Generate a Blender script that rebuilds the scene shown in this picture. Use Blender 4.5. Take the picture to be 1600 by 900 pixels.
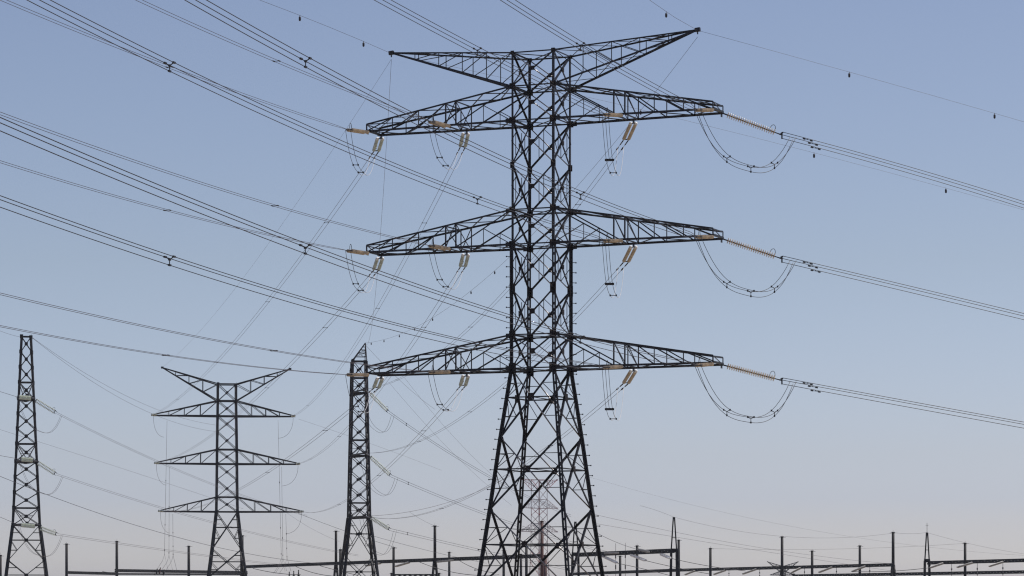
import bpy, math, random
from mathutils import Vector, Matrix
random.seed(7)
V = Vector
scn = bpy.context.scene
for o in list(bpy.data.objects):
    bpy.data.objects.remove(o)

# ------------------------------------------------------------------ camera
FPX = 4833.6          # focal length in photo pixels (1600 wide)
HOR = 940.0           # horizon row in the photo
EYE = 1.7
cd = bpy.data.cameras.new('camera')
cam = bpy.data.objects.new('camera', cd)
scn.collection.objects.link(cam)
cam.location = (0, 0, EYE)
cam.rotation_euler = (math.radians(90), 0, 0)
cd.sensor_width = 36.0
cd.lens = FPX / 1600 * 36.0
cd.shift_y = (HOR - 450) / 1600
cd.clip_start = 0.5
cd.clip_end = 12000
scn.camera = cam

# ------------------------------------------------------------------ world, sun, exposure
SUN_EL, SUN_AZ = math.radians(62), math.radians(70)
world = bpy.data.worlds.new('World')
scn.world = world
world.use_nodes = True
nt = world.node_tree
nt.nodes.clear()
wo = nt.nodes.new('ShaderNodeOutputWorld')
bg = nt.nodes.new('ShaderNodeBackground')
sky = nt.nodes.new('ShaderNodeTexSky')
sky.sky_type = 'NISHITA'
sky.sun_disc = False
sky.sun_elevation = SUN_EL
sky.sun_rotation = SUN_AZ
sky.altitude = 0
sky.air_density = 1.0
sky.dust_density = 1.0
sky.ozone_density = 3.0
bg.inputs['Strength'].default_value = 0.15
# dusty-day tint of the sky by elevation
stc = nt.nodes.new('ShaderNodeTexCoord')
sxyz = nt.nodes.new('ShaderNodeSeparateXYZ')
nt.links.new(stc.outputs['Generated'], sxyz.inputs[0])
smr = nt.nodes.new('ShaderNodeMapRange')
smr.inputs['From Min'].default_value = 0.0
smr.inputs['From Max'].default_value = 0.25
nt.links.new(sxyz.outputs['Z'], smr.inputs['Value'])
scr = nt.nodes.new('ShaderNodeValToRGB')
els = scr.color_ramp.elements
SKYRAMP = [(0.0, (1.0, 0.982, 1.232)), (0.014, (0.94, 0.921, 1.111)), (0.024, (0.83, 0.81, 1.01)), (0.033, (0.746, 0.738, 0.954)), (0.0475, (0.73, 0.697, 0.849)), (0.109, (0.7, 0.63, 0.667)), (0.179, (0.695, 0.61, 0.634)), (0.25, (0.665, 0.589, 0.616))]
els[0].position = 0.0; els[0].color = (*SKYRAMP[0][1], 1)
els[1].position = 1.0; els[1].color = (*SKYRAMP[-1][1], 1)
for z_, c_ in SKYRAMP[1:-1]:
    e_ = els.new(z_ / .25); e_.color = (*c_, 1)
nt.links.new(smr.outputs[0], scr.inputs['Fac'])
smx = nt.nodes.new('ShaderNodeMix'); smx.data_type = 'RGBA'; smx.blend_type = 'MULTIPLY'
smx.inputs[0].default_value = 1.0
nt.links.new(sky.outputs[0], smx.inputs[6]); nt.links.new(scr.outputs['Color'], smx.inputs[7])
nt.links.new(smx.outputs[2], bg.inputs['Color'])
nt.links.new(bg.outputs[0], wo.inputs['Surface'])
sd = bpy.data.lights.new('sun', 'SUN')
sd.energy = 4.5
sd.angle = math.radians(0.5)
sd.color = (1.0, 0.95, 0.87)
sun = bpy.data.objects.new('sun', sd)
scn.collection.objects.link(sun)
sdir = V((math.sin(SUN_AZ) * math.cos(SUN_EL), math.cos(SUN_AZ) * math.cos(SUN_EL), math.sin(SUN_EL)))
sun.rotation_euler = sdir.to_track_quat('Z', 'Y').to_euler()
sun.location = (0, 0, 200)
scn.view_settings.view_transform = 'Standard'
scn.view_settings.look = 'None'
scn.view_settings.gamma = 1.0
scn.view_settings.use_curve_mapping = False
scn.view_settings.exposure = 0.0
HAZE = 0.00005
scn.cycles.filter_width = 1.2

# ------------------------------------------------------------------ materials
MATS = {}
def mat(name, col, rough=0.5, metal=0.0, var=0.25, scale=3.0, spec=0.5, transl=0.0, island=0.15):
    m = bpy.data.materials.new(name)
    m.use_nodes = True
    n = m.node_tree
    b = n.nodes['Principled BSDF']
    b.inputs['Roughness'].default_value = rough
    b.inputs['Metallic'].default_value = metal
    b.inputs['Specular IOR Level'].default_value = spec
    tc = n.nodes.new('ShaderNodeTexCoord')
    no = n.nodes.new('ShaderNodeTexNoise')
    no.inputs['Scale'].default_value = scale
    no.inputs['Detail'].default_value = 6
    n.links.new(tc.outputs['Object'], no.inputs['Vector'])
    cr = n.nodes.new('ShaderNodeValToRGB')
    cr.color_ramp.elements[0].position = 0.3
    cr.color_ramp.elements[1].position = 0.7
    cr.color_ramp.elements[0].color = (*[c * (1 - var) for c in col], 1)
    cr.color_ramp.elements[1].color = (*[min(1, c * (1 + var)) for c in col], 1)
    n.links.new(no.outputs['Fac'], cr.inputs['Fac'])
    ge = n.nodes.new('ShaderNodeNewGeometry')
    mr = n.nodes.new('ShaderNodeMapRange')
    mr.inputs['To Min'].default_value = 1 - island; mr.inputs['To Max'].default_value = 1 + island
    n.links.new(ge.outputs['Random Per Island'], mr.inputs['Value'])
    mu = n.nodes.new('ShaderNodeMix'); mu.data_type = 'RGBA'; mu.blend_type = 'MULTIPLY'
    mu.inputs[0].default_value = 1.0
    n.links.new(cr.outputs['Color'], mu.inputs[6]); n.links.new(mr.outputs[0], mu.inputs[7])
    n.links.new(mu.outputs[2], b.inputs['Base Color'])
    if transl:
        tr = n.nodes.new('ShaderNodeBsdfTranslucent')
        n.links.new(cr.outputs['Color'], tr.inputs['Color'])
        mx = n.nodes.new('ShaderNodeMixShader')
        mx.inputs[0].default_value = transl
        out = n.nodes['Material Output']
        n.links.new(b.outputs[0], mx.inputs[1])
        n.links.new(tr.outputs[0], mx.inputs[2])
        n.links.new(mx.outputs[0], out.inputs['Surface'])
    MATS[name] = m
    return m
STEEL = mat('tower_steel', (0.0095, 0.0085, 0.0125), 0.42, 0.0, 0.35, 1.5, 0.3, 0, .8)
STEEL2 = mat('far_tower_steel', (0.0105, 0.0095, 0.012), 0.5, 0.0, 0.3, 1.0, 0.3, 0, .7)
RED = mat('red_tower_paint', (0.20, 0.025, 0.03), 0.6, 0.0, 0.2, 1.0)
WHITE = mat('white_tower_paint', (0.30, 0.25, 0.26), 0.6, 0.0, 0.2, 1.0)
POLE = mat('pole_steel', (0.010, 0.009, 0.010), 0.6, 0.0, 0.3, 0.8, 0.2)
RUST = mat('rusty_pole_steel', (0.075, 0.028, 0.022), 0.7, 0.0, 0.4, 0.8)
WIRE = mat('aluminium_conductor', (0.020, 0.019, 0.026), 0.5, 0.0, 0.2, 4.0)
WIREF = mat('weathered_thin_conductor', (0.060, 0.048, 0.058), 0.5, 0.0, 0.2, 4.0)
SUNLIT_WIRE = mat('sunlit_aluminium', (0.50, 0.49, 0.50), 0.55, 0.0, 0.08, 4.0)  # pale tone paints sunlight onto one half of the jumper wires
FIT = mat('galvanised_fitting', (0.022, 0.020, 0.022), 0.5, 0.0, 0.3, 6.0, 0.3)
GLASSG = mat('greenish_glass_discs', (0.74, 0.78, 0.70), 0.18, 0.0, 0.15, 9.0, 0.6, 0.25)
TAN = mat('tan_porcelain_discs', (0.68, 0.56, 0.40), 0.25, 0.0, 0.2, 9.0, 0.6, 0.1)
CREAM = mat('cream_glass_discs', (0.86, 0.78, 0.64), 0.15, 0.0, 0.12, 9.0, 0.7, 0.35)
GUSS = mat('gusset_steel', (0.014, 0.009, 0.009), 0.55, 0.0, 0.3, 4.0, 0.2)
GLINT_BRACE = mat('glint_brace_steel', (0.20, 0.19, 0.19), 0.30, 0.85, 0.3, 1.5, 0.5)  # paler and shinier than the other bracing, puts sun glints into the metal
GLINT_BRACE.node_tree.nodes['Principled BSDF'].inputs['IOR'].default_value = 2.4
CAPS = mat('brown_insulator_caps', (0.10, 0.065, 0.05), 0.5, 0.1, 0.3, 9.0)
GLINT_W = mat('glint_white', (0.80, 0.80, 0.80), 0.3, 0.0, 0.05, 9.0)  # near-white colour stands in for sun glints on string ends and discs
GREYD = mat('grey_discs', (0.42, 0.41, 0.39), 0.4, 0.0, 0.15, 9.0, 0.4, 0.2)
DARK = mat('dark_plastic', (0.02, 0.016, 0.022), 0.6, 0.0, 0.2, 9.0)
CONC = mat('concrete', (0.32, 0.31, 0.29), 0.9, 0.0, 0.2, 2.0)

# ------------------------------------------------------------------ mesh helper
class MB:
    def __init__(s):
        s.v = []; s.f = []; s.sm = set()
    def hexa(s, c):
        b = len(s.v); s.v += [tuple(p) for p in c]
        for q in ((0, 3, 2, 1), (4, 5, 6, 7), (0, 1, 5, 4), (1, 2, 6, 5), (2, 3, 7, 6), (3, 0, 4, 7)):
            s.f.append(tuple(b + i for i in q))
    def slab(s, p, q, a, b, oa=0.0, ob=0.0):
        """bar from p to q with half-extent vectors a and b, shifted by oa*a + ob*b"""
        o = a * oa + b * ob
        p = V(p) + o; q = V(q) + o
        s.hexa([p - a - b, p + a - b, p + a + b, p - a + b, q - a - b, q + a - b, q + a + b, q - a + b])
    def bar(s, p, q, w, h=None, n=None):
        p = V(p); q = V(q); d = (q - p)
        if d.length < 1e-6: return
        d.normalize()
        n = V(n) if n is not None else (V((0, 0, 1)) if abs(d.z) < 0.95 else V((0, 1, 0)))
        e = d.cross(n)
        if e.length < 1e-4:
            e = d.cross(V((1, 0, 0.3)))
        e.normalize(); n2 = e.cross(d).normalized()
        h = h or w
        s.slab(p, q, e * (w / 2), n2 * (h / 2))
    def ang(s, p, q, n, w, t=0.014):
        """steel angle from p to q: one flange in the face whose outward normal is n, the other turned inwards"""
        p = V(p); q = V(q); d = q - p
        if d.length < 1e-6: return
        d.normalize(); n = V(n)
        e = d.cross(n)
        if e.length < 1e-4:
            return s.bar(p, q, w * .7)
        e.normalize(); n = e.cross(d).normalized()
        if n.dot(V(n)) < 0: n = -n
        if e.z < 0 or (abs(e.z) < 1e-3 and e.x < 0): e = -e
        s.slab(p, q, e * (w / 2), n * (t / 2))
        s.slab(p, q, e * (t / 2), n * (w * .45), w / t - 1.0, -1.05)
    def tube(s, pts, r, n=5, cap=True):
        pts = [V(p) for p in pts]
        m = len(pts); b0 = len(s.v)
        for i, p in enumerate(pts):
            d = (pts[min(i + 1, m - 1)] - pts[max(i - 1, 0)]).normalized()
            up = V((0, 0, 1)) if abs(d.z) < 0.9 else V((0, 1, 0))
            if abs(d.z) >= 0.9 and abs(d.y) > 0.3: up = V((1, 0, 0))
            e = d.cross(up).normalized(); g = e.cross(d)
            rr = r[i] if isinstance(r, (list, tuple)) else r
            for k in range(n):
                a = 2 * math.pi * k / n
                s.v.append(tuple(p + e * (math.cos(a) * rr) + g * (math.sin(a) * rr)))
        for i in range(m - 1):
            for k in range(n):
                a = b0 + i * n + k; c = b0 + i * n + (k + 1) % n
                s.sm.add(len(s.f)); s.f.append((a, c, c + n, a + n))
        if cap:
            s.f.append(tuple(b0 + k for k in reversed(range(n))))
            s.f.append(tuple(b0 + (m - 1) * n + k for k in range(n)))
    def rods(s, segs, r, n=5):
        for p, q in segs: s.tube([p, q], r, n)
    def plate(s, c, ex, ey, w, h, t=0.02):
        c = V(c); ex = V(ex).normalized(); ey = V(ey); ey = (ey - ex * ey.dot(ex)).normalized()
        nn = ex.cross(ey)
        s.slab(c - ex * (w / 2), c + ex * (w / 2), ey * (h / 2), nn * (t / 2))
    def lathe_x(s, prof, n=10):
        """closed solid of revolution round local X; prof = [(x, r)...]"""
        s.tube_prof = None
        b0 = len(s.v)
        for x, r in prof:
            for k in range(n):
                a = 2 * math.pi * k / n
                s.v.append((x, math.cos(a) * r, math.sin(a) * r))
        for i in range(len(prof) - 1):
            for k in range(n):
                a = b0 + i * n + k; c = b0 + i * n + (k + 1) % n
                s.f.append((a, a + n, c + n, c))
        s.f.append(tuple(b0 + k for k in range(n)))
        s.f.append(tuple(b0 + (len(prof) - 1) * n + k for k in reversed(range(n))))
    def mesh(s, name, m):
        me = bpy.data.meshes.new(name)
        me.from_pydata(s.v, [], s.f)
        me.materials.append(m)
        if s.sm:
            me.polygons.foreach_set('use_smooth', [i in s.sm for i in range(len(s.f))])
        me.update()
        return me
    def build(s, name, m, parent=None):
        o = bpy.data.objects.new(name, s.mesh(name, m))
        scn.collection.objects.link(o)
        if parent is not None: o.parent = parent
        return o

def link_mesh(name, me, parent, mtx=None):
    o = bpy.data.objects.new(name, me)
    scn.collection.objects.link(o)
    o.parent = parent
    if mtx is not None: o.matrix_local = mtx
    return o
def tag(o, label, cat, group=None):
    o['label'] = label; o['category'] = cat
    if group: o['group'] = group
    return o
def thing(name, label, cat, loc=(0, 0, 0), rz=0.0, group=None):
    o = bpy.data.objects.new(name, None)
    scn.collection.objects.link(o)
    o.location = loc; o.rotation_euler = (0, 0, rz)
    o.empty_display_size = 0.5
    return tag(o, label, cat, group)
def P(u, v, Y):
    """a point Y metres in front of the camera that the photo shows at pixel (u, v)"""
    return V(((u - 800) / FPX * Y, Y, EYE + (HOR - v) / FPX * Y))

# ------------------------------------------------------------------ setting: ground, haze
g = MB()
N = 24
R = 2900.0
g.v = [(0, 0, 0)]
for ring in (60, 250, 700, 1600, R):
    for k in range(48):
        a = 2 * math.pi * k / 48
        g.v.append((ring * math.cos(a), ring * math.sin(a), 0))
for k in range(48):
    g.f.append((0, 1 + k, 1 + (k + 1) % 48))
for r_ in range(4):
    for k in range(48):
        a = 1 + r_ * 48 + k; b = 1 + r_ * 48 + (k + 1) % 48
        g.f.append((a, a + 48, b + 48, b))
GROUND = mat('dry_ground', (0.22, 0.18, 0.13), 0.95, 0.0, 0.35, 0.08)
o = g.build('ground', GROUND); o['kind'] = 'structure'

hz = MB()
hz.hexa([V((-2950, -2950, -1)), V((2950, -2950, -1)), V((2950, 2950, -1)), V((-2950, 2950, -1)),
         V((-2950, -2950, 58)), V((2950, -2950, 58)), V((2950, 2950, 58)), V((-2950, 2950, 58))])
hm = bpy.data.materials.new('haze_air')
hm.use_nodes = True
hn = hm.node_tree; hn.nodes.clear()
ho = hn.nodes.new('ShaderNodeOutputMaterial')
hv = hn.nodes.new('ShaderNodeVolumePrincipled')
hv.inputs['Color'].default_value = (0.82, 0.88, 1.0, 1)
hv.inputs['Density'].default_value = HAZE
hv.inputs['Anisotropy'].default_value = 0.2
hn.links.new(hv.outputs[0], ho.inputs['Volume'])
o = hz.build('haze', hm); o['kind'] = 'stuff'

# ------------------------------------------------------------------ the main pylon
TH = math.radians(22.777); DM = 244.14
XM = 45.878 * DM / FPX
def W(x, y, z):
    """pylon-local -> world"""
    c, s = math.cos(TH), math.sin(TH)
    return V((XM + x * c + y * s, DM - x * s + y * c, z))
main = thing('transmission_tower', 'tallest dark lattice pylon with three pairs of box cross arms and wing-like earth wire peaks',
             'pylon', (XM, DM, 0), -TH)
LV = [44.85, 42.22, 39.52, 36.03, 32.52, 29.79, 26.28, 22.68, 20.04]
LEG = [(0, 4.2), (2.7, 3.87), (6.2, 3.43), (8.95, 3.1), (12.03, 2.77), (14.6, 2.47), (17.75, 2.06), (20.04, 1.8), (50, 1.8)]
def hw(z):
    for (a, ha), (b, hb) in zip(LEG, LEG[1:]):
        if a <= z <= b: return ha + (hb - ha) * (z - a) / (b - a)
    return 1.8
FACES = [((-1, -1), (1, -1), (0, -1, 0)), ((1, -1), (1, 1), (1, 0, 0)), ((1, 1), (-1, 1), (0, 1, 0)), ((-1, 1), (-1, -1), (-1, 0, 0))]
def C(sx, sy, z):
    h = hw(z); return V((sx * h, sy * h, z))
# legs: single angles above the middle arm, twin battened angles below it
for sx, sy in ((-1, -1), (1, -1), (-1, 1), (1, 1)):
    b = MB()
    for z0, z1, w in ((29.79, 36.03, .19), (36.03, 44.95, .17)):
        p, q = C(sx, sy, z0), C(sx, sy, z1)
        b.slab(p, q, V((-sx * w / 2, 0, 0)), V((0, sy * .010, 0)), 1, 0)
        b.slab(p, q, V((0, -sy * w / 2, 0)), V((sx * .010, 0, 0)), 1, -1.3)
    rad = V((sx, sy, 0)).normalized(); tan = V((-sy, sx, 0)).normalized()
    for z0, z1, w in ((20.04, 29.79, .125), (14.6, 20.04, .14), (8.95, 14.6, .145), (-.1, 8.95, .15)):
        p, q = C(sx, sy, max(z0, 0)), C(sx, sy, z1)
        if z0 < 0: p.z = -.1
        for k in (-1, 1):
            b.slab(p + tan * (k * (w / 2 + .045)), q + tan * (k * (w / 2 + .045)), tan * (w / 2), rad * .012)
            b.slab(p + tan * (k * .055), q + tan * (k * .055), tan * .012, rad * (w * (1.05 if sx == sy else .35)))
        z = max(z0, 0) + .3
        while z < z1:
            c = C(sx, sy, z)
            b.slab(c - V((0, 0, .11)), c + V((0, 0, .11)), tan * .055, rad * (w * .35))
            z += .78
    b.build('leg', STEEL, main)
    f_ = MB()
    c = C(sx, sy, 0)
    f_.v += [tuple(c + V((i * .7, j * .7, -.4))) for i, j in ((-1, -1), (1, -1), (1, 1), (-1, 1))] + \
            [tuple(c + V((i * .5, j * .5, .25))) for i, j in ((-1, -1), (1, -1), (1, 1), (-1, 1))]
    for q in ((0, 3, 2, 1), (4, 5, 6, 7), (0, 1, 5, 4), (1, 2, 6, 5), (2, 3, 7, 6), (3, 0, 4, 7)): f_.f.append(q)
    f_.build('footing', CONC, main)

def meet(a0, a1, b0, b1):
    """crossing parameter of the two diagonals of a trapezium panel"""
    w0 = (a0 - b0).length; w1 = (a1 - b1).length
    return w0 / (w0 + w1)
def gusset(c, n, w, h):
    n = V(n); e = V((0, 0, 1)).cross(n)
    m_ = MB(); m_.plate(V(c) + n * .062, e, (0, 0, 1), w, h, .022)
    m_.build('gusset_plate', GUSS, main)
PAN = list(zip(LV, LV[1:])) + [(20.04, 14.6), (14.6, 8.95), (8.95, 2.7)]
for pi, (zt, zb) in enumerate(PAN):
    br = MB(); big = zt - zb > 3.2; low = zb < 20
    for (ca, cb, n) in FACES:
        n = V(n)
        A0, A1, B0, B1 = C(*ca, zt), C(*ca, zb), C(*cb, zt), C(*cb, zb)
        w = .13 if not low else .165
        if not n.y < -.5: br.ang(A0 - n * .02, B1 - n * .02, n, w)
        if not n.y > .5: br.ang(B0 - n * .05, A1 - n * .05, n, w)
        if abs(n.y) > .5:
            S, T_ = (A0, B1) if n.y < 0 else (B0, A1)      # the diagonals that catch the sun, as round bars in glint-coloured metal
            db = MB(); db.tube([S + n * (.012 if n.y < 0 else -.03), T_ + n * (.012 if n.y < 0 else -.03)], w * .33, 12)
            db.build('diagonal_brace', GLINT_BRACE, main)
        t = meet(A0, A1, B0, B1)
        X = A0.lerp(B1, t)
        sz = .34 if zt > 29.7 else .42
        if low: sz = .52
        if pi >= 9: sz = .42
        gusset(X, n, sz, sz * (1.0 if not low else 1.15))
        if big and not low:
            # redundant struts in the tall panels
            for (S, T_, cc) in ((A0, B1, cb), (B0, A1, ca)):
                q = S.lerp(T_, .78); q0 = S.lerp(T_, .22)
            qa = B0.lerp(A1, .24); qb = B0.lerp(A1, .76)
            br.bar(qa, B0.lerp(B1, .46), .045)
            br.bar(qa, V((qa.x, qa.y, A0.lerp(B1, .74).z)) * 1.0, .045)
            br.bar(qb, A1.lerp(A0, .54), .045)
            br.bar(qb, V((qb.x, qb.y, A0.lerp(B1, .30).z)), .045)
        if low:
            zr = X.z
            br.ang(C(*ca, zr) - n * .03, C(*cb, zr) - n * .03, n, .10)
            for (S, T_, c0, c1) in ((A0, B1, ca, cb), (B0, A1, cb, ca)):
                q = S.lerp(T_, t * .52); br.bar(q, C(*c0, q.z), .055); br.bar(q, C(*c0, zr), .05)
                q = S.lerp(T_, t + (1 - t) * .48); br.bar(q, C(*c1, q.z), .055); br.bar(q, C(*c1, zr), .05)
    if low:
        zr = meet(C(-1, -1, zt), C(-1, -1, zb), C(1, -1, zt), C(1, -1, zb)); zr = zt + (zb - zt) * zr
        br.bar(C(-1, -1, zr).lerp(C(1, -1, zr), .5), C(1, 1, zr).lerp(C(-1, 1, zr), .5), .06)
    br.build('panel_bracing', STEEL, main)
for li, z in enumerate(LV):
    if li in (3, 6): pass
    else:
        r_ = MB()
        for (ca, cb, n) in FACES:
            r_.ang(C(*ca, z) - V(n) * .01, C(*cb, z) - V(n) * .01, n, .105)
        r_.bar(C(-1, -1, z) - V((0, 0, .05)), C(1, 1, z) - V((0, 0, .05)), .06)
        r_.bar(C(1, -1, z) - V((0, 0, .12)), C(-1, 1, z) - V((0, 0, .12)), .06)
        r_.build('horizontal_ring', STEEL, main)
    s0 = [.30, .50, .55, .36, .50, .55, .48, .55, .62][li]
    hh = [.3, .46, .5, .5, .46, .5, .85, .62, .8][li]
    for sx in (-1, 1):
        for sy in (-1, 1):
            m_ = MB(); c = C(sx, sy, z)
            m_.plate(c + V((-sx * .08, sy * .03, 0)), (1, 0, 0), (0, 0, 1), s0, hh, .022)
            m_.plate(c + V((sx * .03, -sy * .08, 0)), (0, 1, 0), (0, 0, 1), s0, hh, .022)
            m_.build('corner_gusset', GUSS, main)
# step bolts up the two outer legs
for (sx, sy) in ((-1, -1), (1, 1)):
    z = 2.6 + (0.35 if sx > 0 else 0)
    rad = V((sx, sy, 0)).normalized(); tan = V((-sy, sx, 0)).normalized()
    while z < 29.2:
        m_ = MB(); c = C(sx, sy, z) + rad * .08
        m_.bar(c, c + rad * .36, .05); m_.bar(c + rad * .32, c + rad * .38, .10)
        m_.build('step_bolt', STEEL, main)
        z += .80 + random.uniform(-.03, .03)

AX = [1.8, 4.25, 6.7, 7.6, 10.0, 12.35, 14.7]
def cross_arm(sx, zt, zb):
    ztip = zb + .55
    def T(x, sy):
        t = (x - 1.8) / 12.9
        return V((sx * x, sy * (1.8 - .6 * t), zt + (ztip - zt) * t))
    def B(x, sy):
        t = (x - 1.8) / 12.9
        return V((sx * x, sy * (1.8 - .6 * t), zb))
    ch = MB()
    for sy in (-1, 1):
        n = V((0, sy, 0))
        ch.ang(T(1.8, sy), T(14.7, sy), n, .135); ch.ang(B(1.8, sy), B(14.7, sy), n, .165)
    ch.build('chord', STEEL, arm_parent)
    la = MB()
    for sy in (-1, 1):
        n = V((0, sy, 0))
        for x in (6.7, 7.6): la.ang(T(x, sy), B(x, sy), n, .10)
        for x in (10.0, 12.35): la.bar(T(x, sy), B(x, sy), .065)
        la.ang(T(14.7, sy), B(14.7, sy), n, .09)
        D0, D1 = T(1.8, sy), B(6.7, sy)
        la.ang(D0, D1, n, .10)
        mid = D0.lerp(D1, .5)
        la.bar(mid, V((mid.x, mid.y, zb)), .045); la.bar(mid, B(1.8, sy), .06)
        la.bar(T(6.7, sy), B(7.6, sy), .06)
        for a, b in ((7.6, 10.0), (10.0, 12.35), (12.35, 14.7)): la.ang(T(a, sy), B(b, sy), n, .095)
    for x in (6.7, 7.6):
        la.ang(T(x, -1), T(x, 1), (0, 0, 1), .11); la.bar(B(x, -1), B(x, 1), .09)
        la.bar(T(x, -1), B(x, 1), .05)
    la.ang(T(14.7, -1), T(14.7, 1), (0, 0, 1), .09); la.ang(B(14.7, -1), B(14.7, 1), (0, 0, -1), .16)
    la.bar(T(14.7, -1), B(14.7, 1), .05)
    for F in (T, B):
        zz = [(14.7, -1), (12.35, 1), (10.0, -1), (7.6, 1)]
        for a, b in zip(zz, zz[1:]): la.bar(F(*a), F(*b), .068)
        zz = [(14.7, 1), (12.35, -1), (10.0, 1), (7.6, -1)]
        for a, b in zip(zz[:-1], zz[1:]):
            if F is T: la.bar(F(*a), F(*b), .045)
        for zz in ([(6.7, -1), (4.25, 1), (1.8, -1)], [(6.7, 1), (4.25, -1), (1.8, 1)]):
            for a, b in zip(zz, zz[1:]): la.bar(F(*a), F(*b), .068)
    la.build('lattice', STEEL, arm_parent)
    hp = MB()
    for x in (7.15, 14.55):
        for sy in (-1, 1):
            c = B(x, sy)
            hp.plate(c + V((0, 0, -.02)), (1, 0, 0), (0, 1, 0), .75 if x < 10 else .5, .34, .06)
            hp.plate(c + V((0, sy * .1, -.12)), (0, 1, 0), (0, 0, 1), .3, .3, .05)
    hp.build('hanger_plate', STEEL, arm_parent)
for zt, zb in ((42.22, 39.52), (32.52, 29.79), (22.68, 20.04)):
    for sx in (-1, 1):
        e = MB()
        for sy in (-1, 1):
            e.plate(V((sx * 2.0, sy * 1.82, zb)), (1, 0, 0), (0, 0, 1), .6, .34, .03)
            e.plate(V((sx * 2.0, sy * 1.82, zt - .05)), (1, 0, 0), (0, 0, 1), .55, .30, .03)
        arm_parent = e.build('cross_arm', STEEL, main)
        cross_arm(sx, zt, zb)
for sx in (-1, 1):
    tip = V((sx * 13.05, 0, 45.9))
    pk = MB()
    def Tp(x, sy): return V((sx * 1.8, sy * 1.8, 44.85)).lerp(tip, (x - 1.8) / 11.25)
    def Bp(x, sy): return V((sx * 1.8, sy * 1.8, 42.22)).lerp(tip, (x - 1.8) / 11.25)
    for sy in (-1, 1):
        n = V((0, sy, 0))
        pk.ang(Tp(1.8, sy), tip, n, .115); pk.ang(Bp(1.8, sy), tip, n, .15)
    pko = pk.build('earth_wire_peak', STEEL, main)
    la = MB()
    xs = [1.8, 4.1, 6.34, 8.55, 10.8]
    for sy in (-1, 1):
        for x in xs[1:]: la.bar(Tp(x, sy), Bp(x, sy), .055)
        for a, b in zip(xs, xs[1:]): la.bar(Tp(a, sy), Bp(b, sy), .055)
    for F in (Tp, Bp):
        for ph in (1, -1):
            zz = [(x, ph * (-1) ** i) for i, x in enumerate(xs)]
            for a, b in zip(zz, zz[1:]): la.bar(F(*a), F(*b), .045)
    la.build('lattice', STEEL, pko)
    cl = MB(); cl.bar(tip - V((.2, 0, .02)), tip + V((.2, 0, .02)), .26, .3); cl.bar(tip, tip - V((0, 0, .35)), .08)
    cl.build('earth_wire_clamp', STEEL, pko)

# ------------------------------------------------------------------ insulator strings
def disc_mesh(name, L, nd, r, m, thin=False):
    b = MB(); sp = L / nd
    for i in range(nd):
        x = i * sp
        if thin:
            b.lathe_x([(x, .03), (x + sp * .36, .04), (x + sp * .42, r * .6), (x + sp * .5, r), (x + sp * .56, r), (x + sp * .58, r * .5), (x + sp * .64, .04), (x + sp, .03)], 14)
            continue
        b.lathe_x([(x, .035), (x + sp * .12, .05), (x + sp * .30, r * .55), (x + sp * .52, r), (x + sp * .62, r * .97),
                   (x + sp * .60, r * .5), (x + sp * .80, .04), (x + sp * 1.0, .035)], 12)
    return b.mesh(name, m)
L_STR = 3.75
DM_G = disc_mesh('disc_stack', L_STR, 17, .145, GLASSG, True)
DM_T = disc_mesh('disc_stack', L_STR, 19, .14, TAN, True)
DM_C = disc_mesh('disc_stack', L_STR, 22, .245, CREAM, True)
cb_ = MB(); cb_.tube([V((0, 0, 0)), V((L_STR, 0, 0))], .056, 8); CORE = cb_.mesh('cap_and_pin_core', CAPS)
DM_F = disc_mesh('disc_stack', 3.6, 14, .20, GLASSG)
DM_FT = disc_mesh('disc_stack', 3.6, 14, .21, GREYD)
DM_W = disc_mesh('disc_stack', 3.6, 14, .21, GLINT_W)  # white discs carry the glints of the bright gantry strings in their colour
DM_2 = disc_mesh('disc_stack', 3.6, 14, .20, GLASSG)
def frame(d, up=V((0, 0, 1))):
    x = V(d).normalized(); y = up.cross(x).normalized(); z = x.cross(y)
    return x, y, z
def mtx(x, y, z, o):
    return Matrix(((x.x, y.x, z.x, o.x), (x.y, y.y, z.y, o.y), (x.z, y.z, z.z, o.z), (0, 0, 0, 1)))
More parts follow.
